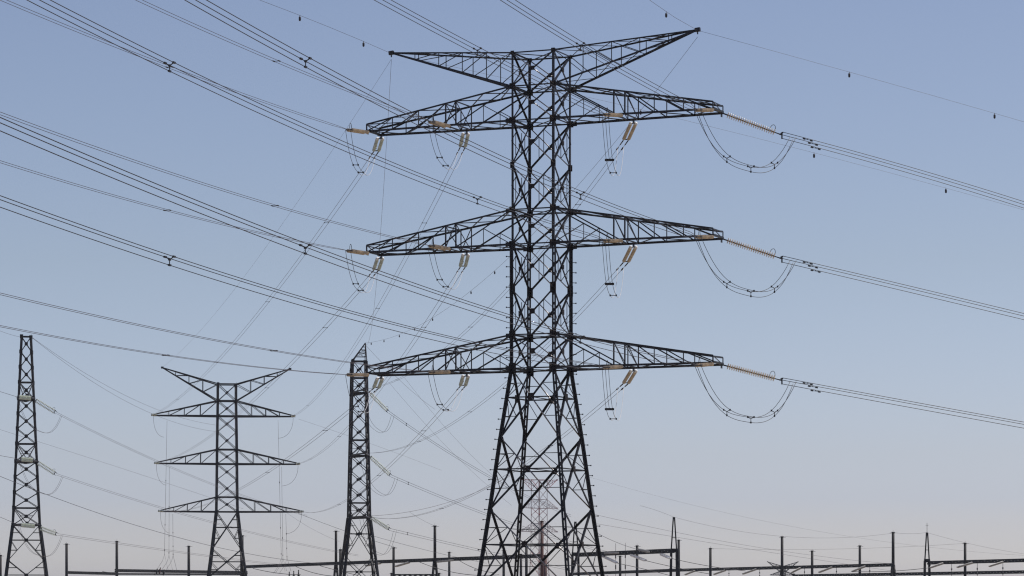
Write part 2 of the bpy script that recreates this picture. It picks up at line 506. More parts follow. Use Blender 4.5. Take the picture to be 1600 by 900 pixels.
def string(a, b, me, label, double=.42, group=None, sep='h', L=L_STR, horn=True, s=1.0, caps=False):
    """insulator string from arm point a to wire dead end b"""
    a = V(a); b = V(b); d = b - a; tot = d.length
    x, y, z = frame(d)
    t = thing('insulator_string', label, 'insulator', a, 0, group)
    lead = min(.32 * s, tot * .1)
    sc = (tot - lead - .38 * s) / L
    side = y if sep == 'h' else z
    offs = (-double / 2, double / 2) if double else (0,)
    ft = MB()
    if double:
        ft.bar(side * (-double / 2 - .08) + x * lead, side * (double / 2 + .08) + x * lead, .10 * s, .05 * s, x.cross(side))
        ft.bar(V((0, 0, 0)), x * lead, .06 * s)
        ft.build('arm_fitting', FIT, t); ft = MB()
        e = lead + L * sc
        ft.bar(side * (-double / 2 - .08) + x * (e + .08), side * (double / 2 + .08) + x * (e + .08), .12 * s, .05 * s, x.cross(side))
        for o_ in offs:
            ft.bar(side * o_ + x * (e + .02), side * o_ + x * tot, .06 * s)
    else:
        ft.bar(V((0, 0, 0)), x * lead, .09 * s)
        ft.build('arm_fitting', FIT, t); ft = MB()
        ft.bar(x * (tot - .38 * s), x * tot, .07 * s)
    ft.build('line_fitting', FIT, t)
    if caps:
        for o_ in offs:
            cp = MB(); cp.tube([x * (lead - .06) + side * o_, x * (lead + .02) + side * o_, x * (lead + .16) + side * o_], [.06, .15, .10], 10)
            cp.build('glint_cap', GLINT_W, t)  # white cap added to mimic the glint at the string end
    for o_ in offs:
        link_mesh('disc_stack', me, t, mtx(x * sc, y, z, x * lead + side * o_))
        if me in (DM_C, DM_T, DM_G): link_mesh('cap_and_pin_core', CORE, t, mtx(x * sc, y, z, x * lead + side * o_))
    if horn:
        h = MB()
        e = x * (lead + L * sc)
        ring = []
        for k in range(11):
            an = math.pi * (k / 10)
            ring.append(e - x * (.25 - .22 * math.cos(an)) + z * (.12 + .42 * math.sin(an)))
        h.tube(ring, .022, 5)
        h.build('arcing_horn', FIT, t)
    return t

def catline(p0, d, pts, Lmax, n=36, L0=0.0):
    """curve starting at p0 in horizontal direction d whose height follows the photo points pts (quadratic least squares)"""
    d = V((d[0], d[1], 0)).normalized()
    S = []
    for u, v in pts:
        k = (u - 800) / FPX
        L = (k * p0.y - p0.x) / (d.x - k * d.y)
        Y = p0.y + d.y * L
        S.append((L, EYE + (HOR - v) / FPX * Y - p0.z))
    if len(S) == 1:
        a = S[0][1] / S[0][0]; b = 0
    else:
        # weighted LSQ  z = aL + bL^2
        s2 = sum(L * L for L, _ in S); s3 = sum(L ** 3 for L, _ in S); s4 = sum(L ** 4 for L, _ in S)
        t1 = sum(L * z for L, z in S); t2 = sum(L * L * z for L, z in S)
        det = s2 * s4 - s3 * s3
        a = (t1 * s4 - t2 * s3) / det; b = (s2 * t2 - s3 * t1) / det
    def f(L):
        c = min(L, Lmax)
        return p0 + d * L + V((0, 0, a * c + b * c * c + (a + 2 * b * c) * (L - c)))
    def at(u):
        k = (u - 800) / FPX
        return (k * p0.y - p0.x) / (d.x - k * d.y)
    return f, at
def sagline(p0, p1, mid):
    """parabola p0->p1 through the photo point mid"""
    u, v = mid
    k = (u - 800) / FPX
    t = (k * p0.y - p0.x) / ((p1.x - p0.x) - k * (p1.y - p0.y))
    q = p0.lerp(p1, t)
    z = EYE + (HOR - v) / FPX * q.y
    s_ = (z - q.z) / (t * (1 - t))
    f = lambda t_: p0.lerp(p1, t_) + V((0, 0, s_ * t_ * (1 - t_)))
    def at(u):
        k = (u - 800) / FPX
        return (k * p0.y - p0.x) / ((p1.x - p0.x) - k * (p1.y - p0.y))
    return f, at
TRI = [(-.24, .14), (.24, .14), (0, -.28)]
PAIR = [(-.20, 0), (.20, 0)]
SINGLE = [(0, 0)]
def bundle(f, t0, t1, offs, r, m, label, group, spacers=(), n=96, name='conductor_bundle', taper=0.0, cat='wires'):
    """wires along f(t), offset sideways; joined by spacers at the parameters given"""
    p = [f(t0 + (t1 - t0) * i / n) for i in range(n + 1)]
    dd = p[-1] - p[0]; dd.z = 0; dd.normalize()
    side = V((dd.y, -dd.x, 0))
    if side.x < 0: side = -side
    base = p[0]
    t = thing(name, label, cat, base, 0, group)
    for a, b in offs:
        w = MB(); pts = []
        for i, q in enumerate(p):
            k = 1.0
            if taper: k = min(1.0, i / n / taper)
            pts.append(q + side * (a * k) + V((0, 0, b * k)) - base)
        w.tube(pts, r, 5)
        w.build('wire', m, t)
    for s_ in spacers:
        c = f(s_) - base
        sp = MB()
        P_ = [c + side * a + V((0, 0, b)) for a, b in offs]
        if len(offs) == 3:
            for q in P_:
                sp.bar(c, q, r * 2.0); sp.bar(q - dd * .14, q + dd * .14, r * 4.2)
            sp.bar(c - dd * .08, c + dd * .08, .10)
        elif len(offs) == 2:
            sp.bar(P_[0], P_[1], r * 2.2)
            for q in P_: sp.bar(q - dd * .16, q + dd * .16, r * 4.0)
        sp.build('spacer', FIT, t)
    return t
def ubend(a, b, drop, offs, r, m, label, group, sp=(), n=26, side=None, split=None, name='jumper_loop', third=0):
    """hanging jumper loop from a to b, lowest point `drop` below a"""
    a = V(a); b = V(b)
    dd = b - a; dd.z = 0
    if dd.length > .05: dd.normalize()
    else: dd = V((0, 1, 0))
    side = V(side) if side else V((dd.y, -dd.x, 0))
    if side.x < 0: side = -side
    dz = b.z - a.z
    def f(t):
        q = a.lerp(b, t)
        e = 1 - abs(2 * t - 1) ** 2.8
        q.z = a.z + dz * t - (drop + dz * .5) * e
        return q
    t = thing(name, label, 'wires', a, 0, group)
    for i_, (oa, ob) in enumerate(offs):
        pts = []
        for i in range(n + 1):
            q = f(i / n)
            lift = min(1.0, 6 * min(i / n, 1 - i / n) + .4)
            pts.append(q + side * oa + V((0, 0, ob * lift)) - a)
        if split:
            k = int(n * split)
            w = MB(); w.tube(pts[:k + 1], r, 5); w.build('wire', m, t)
            w = MB(); w.tube(pts[k:], r * 1.0, 5); o_ = w.build('wire', SUNLIT_WIRE, t)
            o_['label'] = 'rising side of the loop, coloured pale as if sunlit'
        else:
            w = MB(); w.tube(pts, r, 5); w.build('wire', m, t)
    if third:
        w = MB(); w.tube([f(third * i / 10) - a for i in range(11)], r, 5); w.build('wire', m, t)
        w = MB(); c = f(third) - a; w.bar(c - side * .36, c + side * .36, .17); w.build('weight_bar', FIT, t)
    for s_ in sp:
        c = f(s_) - a; q = MB()
        P_ = [c + side * oa + V((0, 0, ob)) for oa, ob in offs]
        for p_ in P_:
            q.bar(c, p_, .05); q.bar(p_ - V((0, 0, .07)), p_ + V((0, 0, .07)), .11)
        q.build('spacer', FIT, t)
    return t

DIN = V((-.29, -.957, 0)).normalized()
ZB = {'top': 39.52, 'middle': 29.79, 'bottom': 20.04}
def dead_end(p0, d, pix_v, L):
    q = p0 + V(d) * L
    q.z = EYE + (HOR - pix_v) / FPX * q.y
    return q
ends_in = {}
INS = {  # level, side, place : (string end row, photo points, spacer columns)
    ('top', 'right', 'inner'): (179, [(746, 79), (598, 0)], [746]),
    ('top', 'right', 'outer'): (172, [(907, 71), (793, 0)], [907]),
    ('middle', 'right', 'inner'): (376, [(746, 311.5), (265, 102.5), (61, 0)], [746, 265]),
    ('middle', 'right', 'outer'): (370, [(907, 304), (477.5, 96), (306, 0)], [907, 477.5]),
    ('bottom', 'right', 'inner'): (574.5, [(745, 540), (265, 405), (0, 314)], [745, 265]),
    ('bottom', 'right', 'outer'): (571, [(907, 529), (477, 387.5), (0, 193)], [907, 477]),
    ('top', 'left', 'outer'): (202.5, [(400, 154.5), (5, 0)], [265]),
    ('top', 'left', 'inner'): (190, [(432, 95.5), (217, 0)], [432]),
    ('middle', 'left', 'inner'): (384, [(430, 321.5), (0, 177)], [430]),
    ('middle', 'left', 'outer'): (391.5, [(261, 328.5), (0, 252.5)], [261]),
    ('bottom', 'left', 'inner'): (581.5, [(428, 548), (0, 459)], [428]),
    ('bottom', 'left', 'outer'): (585.5, [(259, 555), (0, 509.5)], [259]),
}
for (lv, sd_, pl), (ve, pts, spc) in INS.items():
    sx = 1 if sd_ == 'right' else -1
    zb = ZB[lv]
    x = 7.3 if pl == 'inner' else 14.6
    y = -1.62 if pl == 'inner' else -1.25
    a = W(sx * x, y, zb - .12)
    b = dead_end(a, DIN, ve, 4.55)
    ends_in[(lv, sd_, pl)] = b
    col = DM_T
    place = ('at the %s %s cross arm tip' if pl == 'outer' else 'midway along the %s %s cross arm') % (lv, sd_)
    string(a, b, col, 'tan twin insulator string facing the viewer %s' % place, .36, 'insulators on the incoming side of the tall pylon')
    f, at = catline(b, DIN, pts, 120)
    if sd_ == 'right':
        bundle(f, 0, 290, TRI, .0215, WIRE, 'dark three-wire bundle from upper left ending %s' % place, 'incoming conductor bundles', [at(u) for u in spc], taper=.012)
    else:
        bundle(f, 0, 290, PAIR, .0165, WIREF, 'thin two-wire bundle from the left ending %s' % place, 'incoming conductor bundles', [at(u) for u in spc], taper=.012)

# outgoing to the right from the three right tips
DOUT = V((.985, .17, 0)).normalized()
OUT = {'top': (208, [(1400, 259), (1600, 319.5)], [1265]),
       'middle': (401.5, [(1400, 446), (1600, 494)], [1262]),
       'bottom': (592, [(1400, 627), (1600, 663.5)], [1259])}
for lv, (ve, pts, spc) in OUT.items():
    a = W(14.72, 1.15, ZB[lv] - .02)
    b = dead_end(a, DOUT, ve + 1.5, 4.5)
    string(a, b, DM_C, 'cream single insulator string slanting right from the %s right cross arm tip' % lv, 0,
           'insulators leading right from the tall pylon')
    yk = b + DOUT * .12
    f, at = catline(b, DOUT, pts, 60)
    t = bundle(f, .2, 240, [(-.24, .05), (.24, .17), (0, -.28)], .024, WIRE, 'dark three-wire bundle running off right from the %s right cross arm tip' % lv,
           'conductor bundles leaving to the right', [], taper=0)
    y_ = MB(); side = V((DOUT.y, -DOUT.x, 0))
    q = f(.2)
    y_.bar(b - q, V((0, 0, 0)), .10)
    y_.bar(V((0, 0, .16)), V((0, 0, -.32)), .10, .16)
    y_.bar(side * -.26 + V((0, 0, .14)), side * .26 + V((0, 0, .14)), .09)
    y_.build('yoke_plate', FIT, t)
    for (oa, ob), L in zip([(-.24, .05), (.24, .17), (0, -.28)], (2.75, 2.2, 2.9)):
        dm = MB()
        c = f(L) - q + side * oa + V((0, 0, ob)); dd = (f(L + 1) - f(L)).normalized()
        dm.bar(c - dd * .32 - V((0, 0, .09)), c + dd * .30 - V((0, 0, .07)), .035)
        for k in (-1, 1): dm.bar(c + dd * (k * .3) - V((0, 0, .09)) - dd * .1, c + dd * (k * .3) - V((0, 0, .09)) + dd * .1, .10)
        dm.bar(c, c - V((0, 0, .1)), .05)
        dm.build('vibration_damper', FIT, t)
    e0 = ends_in[(lv, 'right', 'outer')]
    e1 = f(1.1)
    ubend(e0, e1, 3.75, [(-.24, .14), (.24, .14), (0, -.28)], .021, WIRE,
          'large three-wire jumper loop slung under the %s right cross arm tip' % lv, 'jumper loops of the tall pylon',
          (.30, .55, .80), side=(1, 0, 0))

# ------------------------------------------------------------------ smaller pylons
def far_tower(label, u, Y, rz, levels, hws, arms, peaks, m, w_leg=.2, w_br=.1, group=None, bands=None, cap=None, name='transmission_tower', simple=False, plain=False):
    """square lattice pylon. levels = heights top->bottom, hws = half widths there;
       arms = (z_bottom, z_top, left length, right length); peaks = (z tip, z top chord, z low chord, left, right)"""
    X = (u - 800) / FPX * Y
    t = thing(name, label, 'pylon', (X, Y, 0), rz, group)
    zs = list(levels)
    def h(z):
        for i in range(len(zs) - 1):
            if zs[i] >= z >= zs[i + 1]:
                k = (zs[i] - z) / (zs[i] - zs[i + 1]); return hws[i] + (hws[i + 1] - hws[i]) * k
        return hws[0] if z > zs[0] else hws[-1]
    Cc = lambda sx, sy, z: V((sx * h(z), sy * h(z), z))
    def colour(z):
        if not bands: return m
        for a, b, mm in bands:
            if a >= z > b: return mm
        return m
    for sx in (-1, 1):
        for sy in (-1, 1):
            if bands:
                cuts = sorted(set([zs[0], 0] + [b for _, b, _ in bands] + [a for a, _, _ in bands]), reverse=True)
                cuts = [c for c in cuts if 0 <= c <= zs[0]]
                for a, b in zip(cuts, cuts[1:]):
                    q = MB(); q.bar(Cc(sx, sy, a), Cc(sx, sy, b), w_leg, w_leg, (sx, sy, 0)); q.build('leg', colour((a + b) / 2), t)
            else:
                q = MB()
                for a, b in zip(zs, zs[1:]):
                    low = b < arms[-1][0] - .5
                    if low and not simple:
                        tan = V((-sy, sx, 0)).normalized() * .11
                        for k in (-1, 1): q.bar(Cc(sx, sy, a) + tan * k, Cc(sx, sy, b) + tan * k, w_leg * .8, w_leg * 1.1, (sx, sy, 0))
                    else:
                        q.bar(Cc(sx, sy, a), Cc(sx, sy, b), w_leg, w_leg, (sx, sy, 0))
                q.build('leg', m, t)
    for i, (a, b) in enumerate(zip(zs, zs[1:])):
        br = MB()
        for (ca, cb, n) in FACES:
            n = V(n) * .05
            A0, A1, B0, B1 = Cc(*ca, a), Cc(*ca, b), Cc(*cb, a), Cc(*cb, b)
            br.bar(A0 - n, B1 - n, w_br, w_br * .7); br.bar(B0 - n * 3, A1 - n * 3, w_br, w_br * .7)
            k = meet(A0, A1, B0, B1); X_ = A0.lerp(B1, k)
            if not simple:
                br.plate(X_, B0 - A0, (0, 0, 1), .46, .42, .03)
                for q in (A0, ): br.plate(q + V(n) * .6, B0 - A0, (0, 0, 1), .5, .6, .03)
            low = a - b > 4.4
            if low:
                zr = X_.z
                br.bar(Cc(*ca, zr), Cc(*cb, zr), w_br * .7)
                for (S, T_, c0, c1) in ((A0, B1, ca, cb), (B0, A1, cb, ca)):
                    q = S.lerp(T_, k * .5); br.bar(q, Cc(*c0, q.z), w_br * .5)
                    q = S.lerp(T_, k + (1 - k) * .5); br.bar(q, Cc(*c1, q.z), w_br * .5); br.bar(q, Cc(*c1, zr), w_br * .5)
        br.build('panel_bracing', colour((a + b) / 2), t)
    for z in sorted(set([zs[0]] + [q for a in arms for q in a[:2]])):
        rg = MB()
        for (ca, cb, n) in FACES: rg.bar(Cc(*ca, z), Cc(*cb, z), w_br * 1.2)
        rg.build('horizontal_ring', colour(z), t)
    for (zb, zt, ll, lr) in arms:
        for sx, L in ((-1, ll), (1, lr)):
            am = MB(); tip = V((sx * L, 0, zb + .15))
            for sy in (-1, 1):
                T0 = Cc(sx, sy, zt); B0 = Cc(sx, sy, zb)
                tt = tip + V((0, sy * .15, .1)); tb = tip + V((0, sy * .15, -.1))
                am.bar(T0, tt, w_br * (.7 if plain else 1.15)); am.bar(B0, tb, w_br * 1.6)
                for k0, k1 in (() if plain else ((.0, .27), (.27, .52), (.52, .76))):
                    am.bar(T0.lerp(tt, k1), B0.lerp(tb, k1), w_br * .6)
                    am.bar(T0.lerp(tt, k0), B0.lerp(tb, k1), w_br * .6)
            for k in ((.5,) if plain else (.27, .52, .76)):
                am.bar(Cc(sx, -1, zb).lerp(tip, k), Cc(sx, 1, zb).lerp(tip, k), w_br * .6)
                am.bar(Cc(sx, -1, zt).lerp(tip, k), Cc(sx, 1, zt).lerp(tip, k), w_br * .5)
            am.bar(tip - V((.45, 0, 0)), tip + V((.45, 0, 0)), .45, .42)
            am.build('cross_arm', colour(zb + .01), t)
    if peaks:
        zt_, ztop, zlow, ll, lr = peaks
        for sx, L in ((-1, ll), (1, lr)):
            pk = MB(); tip = V((sx * L, 0, zt_))
            for sy in (-1, 1):
                T0 = Cc(sx, sy, ztop); B0 = Cc(sx, sy, zlow)
                pk.bar(T0, tip, w_br * 1.15); pk.bar(B0, tip, w_br * 1.2)
                for k0, k1 in ((0, .27), (.27, .52), (.52, .76)):
                    pk.bar(T0.lerp(tip, k1), B0.lerp(tip, k1), w_br * .6)
                    pk.bar(T0.lerp(tip, k0), B0.lerp(tip, k1), w_br * .6)
            pk.bar(tip - V((.25, 0, 0)), tip + V((.25, 0, 0)), .4)
            pk.build('earth_wire_peak', colour(zt_ - .01), t)
    if cap: cap(t, Cc)
    ca, sa = math.cos(rz), math.sin(rz)
    return t, (lambda x, y, z: V((X + x * ca - y * sa, Y + x * sa + y * ca, z)))

def seg(a, b, n): return [a + (b - a) * i / n for i in range(n)]
# pylon seen square-on (second from the left)
Y2 = 631.0
lv2 = [46.0, 42.6] + [39.5] + seg(36.3, 32.7, 1) + [32.7, 29.75, 26.5, 23.0, 20.0, 12.4, 6.6, 0]
hw2 = [1.85, 1.85, 1.9, 1.95, 2.0, 2.03, 2.06, 2.1, 2.15, 3.0, 3.75, 4.6]
T2, W2 = far_tower('dark pylon seen square-on with three pointed cross arm pairs and a V-shaped crown', 354.5, Y2, math.radians(8.0), lv2, hw2,
               [(39.5, 42.6, 14.9, 13.5), (29.75, 32.7, 14.3, 14.5), (20.0, 23.0, 13.5, 15.2)], (49.3, 46.0, 42.6, 13.1, 12.9), STEEL2, .27, .185)
# narrow end-on pylon just left of the tall one
Y3 = 483.0
def cap3(t, Cc):
    pk = MB(); tip = V((0.0, 1.0, 42.1))
    for sx in (-1, 1):
        for sy in (-1, 1):
            b_ = Cc(sx, sy, 39.2); pk.bar(b_, tip, .13)
    for k in (.25, .45, .62, .78):
        q = [Cc(sx, sy, 39.2).lerp(tip, k) for sx, sy in ((-1, -1), (1, -1), (1, 1), (-1, 1))]
        for i in range(4):
            pk.bar(q[i], q[(i + 1) % 4], .07)
    for sx, sy, sx2, sy2 in ((-1, -1, 1, -1), (1, -1, 1, 1), (1, 1, -1, 1), (-1, 1, -1, -1)):
        pk.bar(Cc(sx, sy, 39.2).lerp(tip, .25), Cc(sx2, sy2, 39.2).lerp(tip, .45), .06)
        pk.bar(Cc(sx, sy, 39.2).lerp(tip, .62), Cc(sx2, sy2, 39.2).lerp(tip, .45), .06)
    pk.build('earth_wire_peak', STEEL2, t)
lv3 = [39.2, 36.6, 34.3] + seg(34.3, 26.9, 3)[1:] + [26.9, 24.5] + seg(24.5, 17.1, 3)[1:] + [17.1, 14.8, 8.6, 3.5, 0]
hw3 = []
for z in lv3:
    hw3.append(1.08 + (39.2 - z) * .0205 if z >= 14.8 else 1.58 + (14.8 - z) * .115)
T3, W3 = far_tower('slim pylon seen end-on, pointed top level with the lowest cross arm of the tall pylon', 561.0, Y3, math.radians(-80), lv3, hw3,
               [(34.3, 36.6, 6.5, 6.5), (24.5, 26.9, 6.5, 6.5), (14.8, 17.1, 6.5, 6.5)], None, STEEL2, .23, .13, cap=cap3, plain=True)
# end-on pylon at the left edge
Y1 = 473.0
lv1 = [42.2] + seg(42.2, 35.2, 3)[1:] + [35.2, 32.7] + seg(32.7, 25.8, 3)[1:] + [25.8, 23.1] + seg(23.1, 16.0, 3)[1:] + [16.0, 13.4, 8.0, 3.0, 0]
hw1 = [.72 + (42.2 - z) * .046 if z >= 13.4 else 2.05 + (13.4 - z) * .13 for z in lv1]
T1, W1 = far_tower('flat-topped tapering pylon at the left edge with pale insulators across its arms', 41.0, Y1, math.radians(-80), lv1, hw1,
               [(32.7, 35.2, 6.5, 6.5), (23.1, 25.8, 6.5, 6.5), (13.4, 16.0, 6.5, 6.5)], None, STEEL2, .23, .13, plain=True)
# red and white pylon far behind the tall one
YR = 1100.0
bands = [(60, 41, RED), (41, 34.8, WHITE), (34.8, 32.2, RED), (32.2, 19.0, WHITE), (19.0, 13.0, RED), (13.0, -1, WHITE)]
zs_r = [45.0, 41.5, 38.0, 35.0, 32.5, 29.5, 26.5, 23.0, 19.5, 15.5, 11, 6, 0]
TR, WR = far_tower('faded red and white banded pylon far away between the legs of the tall pylon', 842.5, YR, math.radians(42), zs_r,
               [2.0] * 8 + [2.1, 2.2, 2.5, 2.9, 3.4], [(34.9, 38, 8.5, 8.5), (26.5, 29.5, 8.5, 8.5)], (45.2, 44.8, 41.5, 8.7, 8.7), WHITE, .20, .10, bands=bands, simple=True)
YV = 1500.0
TV, WV = far_tower('small distant pylon with splayed V-shaped crown rising over the long right gantry beam', 1223.0, YV, math.radians(14),
               [19.0, 16.0, 12.5, 8, 4, 0], [1.0, 1.0, 1.1, 1.3, 1.7, 2.1], [(14.5, 16.5, 6, 6)], (21.0, 19.0, 16.0, 7.7, 7.8), STEEL2, .3, .2, simple=True)

# ------------------------------------------------------------------ outgoing strings of the tall pylon to the two pylons behind
tip2 = {('top', 'left'): (-14.9, 39.65), ('top', 'right'): (13.5, 39.65), ('middle', 'left'): (-14.3, 29.9),
        ('middle', 'right'): (14.5, 29.9), ('bottom', 'left'): (-13.5, 20.15), ('bottom', 'right'): (15.2, 20.15)}
BACK = [ # level, side, place, target, mid photo point, spacer columns
    ('top', 'left', 'outer', ('T2', 'top', 'left'), (418, 471.5), (510, 418, 338, 277)),
    ('top', 'left', 'inner', ('T2', 'top', 'right'), (590, 482), (663, 590, 481)),
    ('middle', 'left', 'outer', ('T2', 'middle', 'left'), (417, 606), (508, 417)),
    ('middle', 'left', 'inner', ('T2', 'middle', 'right'), (530, 682), (662, 530, 485)),
    ('bottom', 'left', 'outer', ('T2', 'bottom', 'left'), (418, 738), (508, 418)),
    ('bottom', 'left', 'inner', ('T2', 'bottom', 'right'), (592, 743), (662, 592, 530)),
    ('top', 'right', 'inner', ('T3', 'top', 34.4), (735, 511), (903, 735, 620)),
    ('middle', 'right', 'inner', ('T3', 'middle', 24.6), (734, 643.5), (870, 734, 655)),
    ('bottom', 'right', 'inner', ('T3', 'bottom', 14.9), (745, 770), (860, 690)),
]
for lv, sd_, pl, tgt, mid, spc in BACK:
    sx = 1 if sd_ == 'right' else -1
    x = 7.2 if pl == 'inner' else 14.6
    y = 1.62 if pl == 'inner' else 1.22
    a = W(sx * x, y, ZB[lv] - .15)
    if tgt[0] == 'T2':
        X2, z2 = tip2[(tgt[1], tgt[2])]
        e = W2(X2, -.3, z2); where2 = 'the %s %s arm of the square-on pylon' % (tgt[1], tgt[2])
    else:
        e = W3(6.6, 0, tgt[2]); where2 = 'the %s arm of the slim pylon' % tgt[1]
    d = (e - a); d.z = 0; d.normalize()
    L = 3.15 if sd_ == 'left' else 3.9
    b = a + d * L - V((0, 0, (.76 if sd_ == 'left' else .92) * (.9 if lv == 'bottom' else 1)))
    where = ('the %s %s cross arm tip' if pl == 'outer' else 'the middle of the %s %s cross arm') % (lv, sd_)
    string(a, b, DM_G if sd_ == 'left' else DM_T,
           '%s twin insulator string hanging below %s' % ('greenish' if sd_ == 'left' else 'tan-brown', where),
           .42 if sd_ == 'left' else .40, 'insulators on the far side of the tall pylon', caps=True)
    f, at = sagline(b, e, mid)
    LASTO = [None]
    LASTO[0] = bundle(f, 0, 1, PAIR, .0165, WIREF, 'two-wire bundle sagging from the tall pylon to %s' % where2, 'conductor bundles between the pylons',
           [at(u) for u in spc], n=60)
    dh = (e - b); Lt = dh.length; sd2 = V((d.y, -d.x, 0))
    for k in (-.20, .20):
        dc = MB(); dc.tube([sd2 * k, f(1.3 / Lt) - b + sd2 * k], .05, 6)
        dc.build('dead_end_clamp', FIT, LASTO[0])
        dc = MB(); dc.tube([f(2.3 / Lt) - b + sd2 * k, f(3.0 / Lt) - b + sd2 * k], .06, 6)
        dc.build('line_damper', FIT, LASTO[0])
    if not (sd_ == 'right' and pl == 'outer'):
        e0 = ends_in[(lv, sd_, pl)]
        offs = [(-.20, 0), (.20, 0)] if sd_ == 'left' else [(-.24, 0), (.24, 0)]
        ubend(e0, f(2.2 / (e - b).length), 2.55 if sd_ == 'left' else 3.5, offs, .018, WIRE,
              'narrow jumper loop with a sunlit-pale side under %s' % where, 'jumper loops of the tall pylon', (.30, .5) if sd_ == 'left' else (.26, .5),
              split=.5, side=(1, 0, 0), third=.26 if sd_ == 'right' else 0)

# earth wires
def earth(f, t0, t1, r, m, label, n=40):
    w = MB(); p = [f(t0 + (t1 - t0) * i / n) for i in range(n + 1)]
    w.tube([q - p[0] for q in p], r, 5)
    o_ = w.build('earth_wire', m); o_.location = p[0]
    return tag(o_, label, 'wire', 'thin earth wires')
def diverter(p, label, s=1.0):
    b = MB()
    b.tube([V((0, 0, .03)), V((0, 0, -.10 * s))], .018 * s, 6)
    b.tube([V((0, 0, -.08 * s)), V((0, 0, -.14 * s)), V((0, 0, -.34 * s)), V((0, 0, -.42 * s))], [.04 * s, .085 * s, .085 * s, .05 * s], 8)
    o_ = b.build('bird_diverter', DARK); o_.location = p
    return tag(o_, label, 'wire marker', 'dark markers hanging on the earth wires')
pkL = W(-13.05, 0, 45.85); pkR = W(13.05, 0, 45.85)
f, at = catline(pkL, DIN, [(567, 62.5), (468, 25.5), (408, 0)], 60)
earth(f, 0, 290, .013, WIREF, 'thin earth wire from the top edge to the left peak of the tall pylon')
diverter(f(at(568)), 'dark marker on the earth wire nearest the left peak'); diverter(f(at(468.5)), 'dark marker on the earth wire up left of the left peak, near the top edge')
f, at = catline(pkR, DIN, [(1041, 18.5), (1015, 0)], 60)
earth(f, 0, 290, .013, WIREF, 'short visible earth wire from the top edge to the right peak of the tall pylon')
diverter(f(at(1041)), 'dark marker on the earth wire just above left of the right peak')
f, at = catline(pkR, DOUT, [(1327, 112.5), (1554, 177)], 60)
earth(f, 0, 240, .011, WIREF, 'thin earth wire leaving the right peak towards the right edge')
diverter(f(at(1327)), 'dark marker on the upper right earth wire, the one nearer the right peak')
diverter(f(at(1554)), 'dark marker on the upper right earth wire close to the right edge')
f, at = catline(pkL, DOUT, [(1001, 168), (1272, 243), (1478, 292)], 80)
earth(f, 0, 240, .009, WIREF, 'faint earth wire from the left peak passing under the top right insulator string')
for u, l_ in ((1001, 'dark marker hanging in front of the top right cross arm lattice'), (1272, 'dark marker below the top right conductor bundle near its dampers'), (1478, 'dark marker between the top and middle right conductor bundles, far right')):
    diverter(f(at(u)), l_)
e = W3(0, 1.0, 42.1)
f, at = sagline(pkL - V((0, 0, .5)), e, (597, 330))
earth(f, 0, 1, .014, WIREF, 'near vertical looking earth wire from the left peak to the slim end-on pylon', 60)
f, at = sagline(pkR - V((0, 0, .5)), e, (735, 455))
earth(f, 0, 1, .014, WIREF, 'earth wire with markers sagging from the right peak to the slim end-on pylon', 60)
for u, l_ in ((773, 'uppermost dark marker on the sagging earth wire left of the tall pylon body'), (736, 'second highest dark marker on the sagging earth wire, near the three-wire bundle'),
              (676, 'dark marker on the sagging earth wire above the bottom left cross arm middle'), (648, 'dark marker on the sagging earth wire crossing the bottom three-wire bundle'),
              (624, 'dark marker on the sagging earth wire under the bottom three-wire bundle'), (600, 'dark marker on the sagging earth wire second from the slim pylon tip'),
              (580, 'dark marker on the sagging earth wire right at the slim pylon tip')):
    diverter(f(at(u)), l_, .95)
f, at = sagline(pkL - V((0, 0, .45)), W2(-13.1, 0, 49.3), (455, 330))
earth(f, 0, 1, .010, WIREF, 'very faint earth wire from the left peak to the square-on pylon crown', 60)

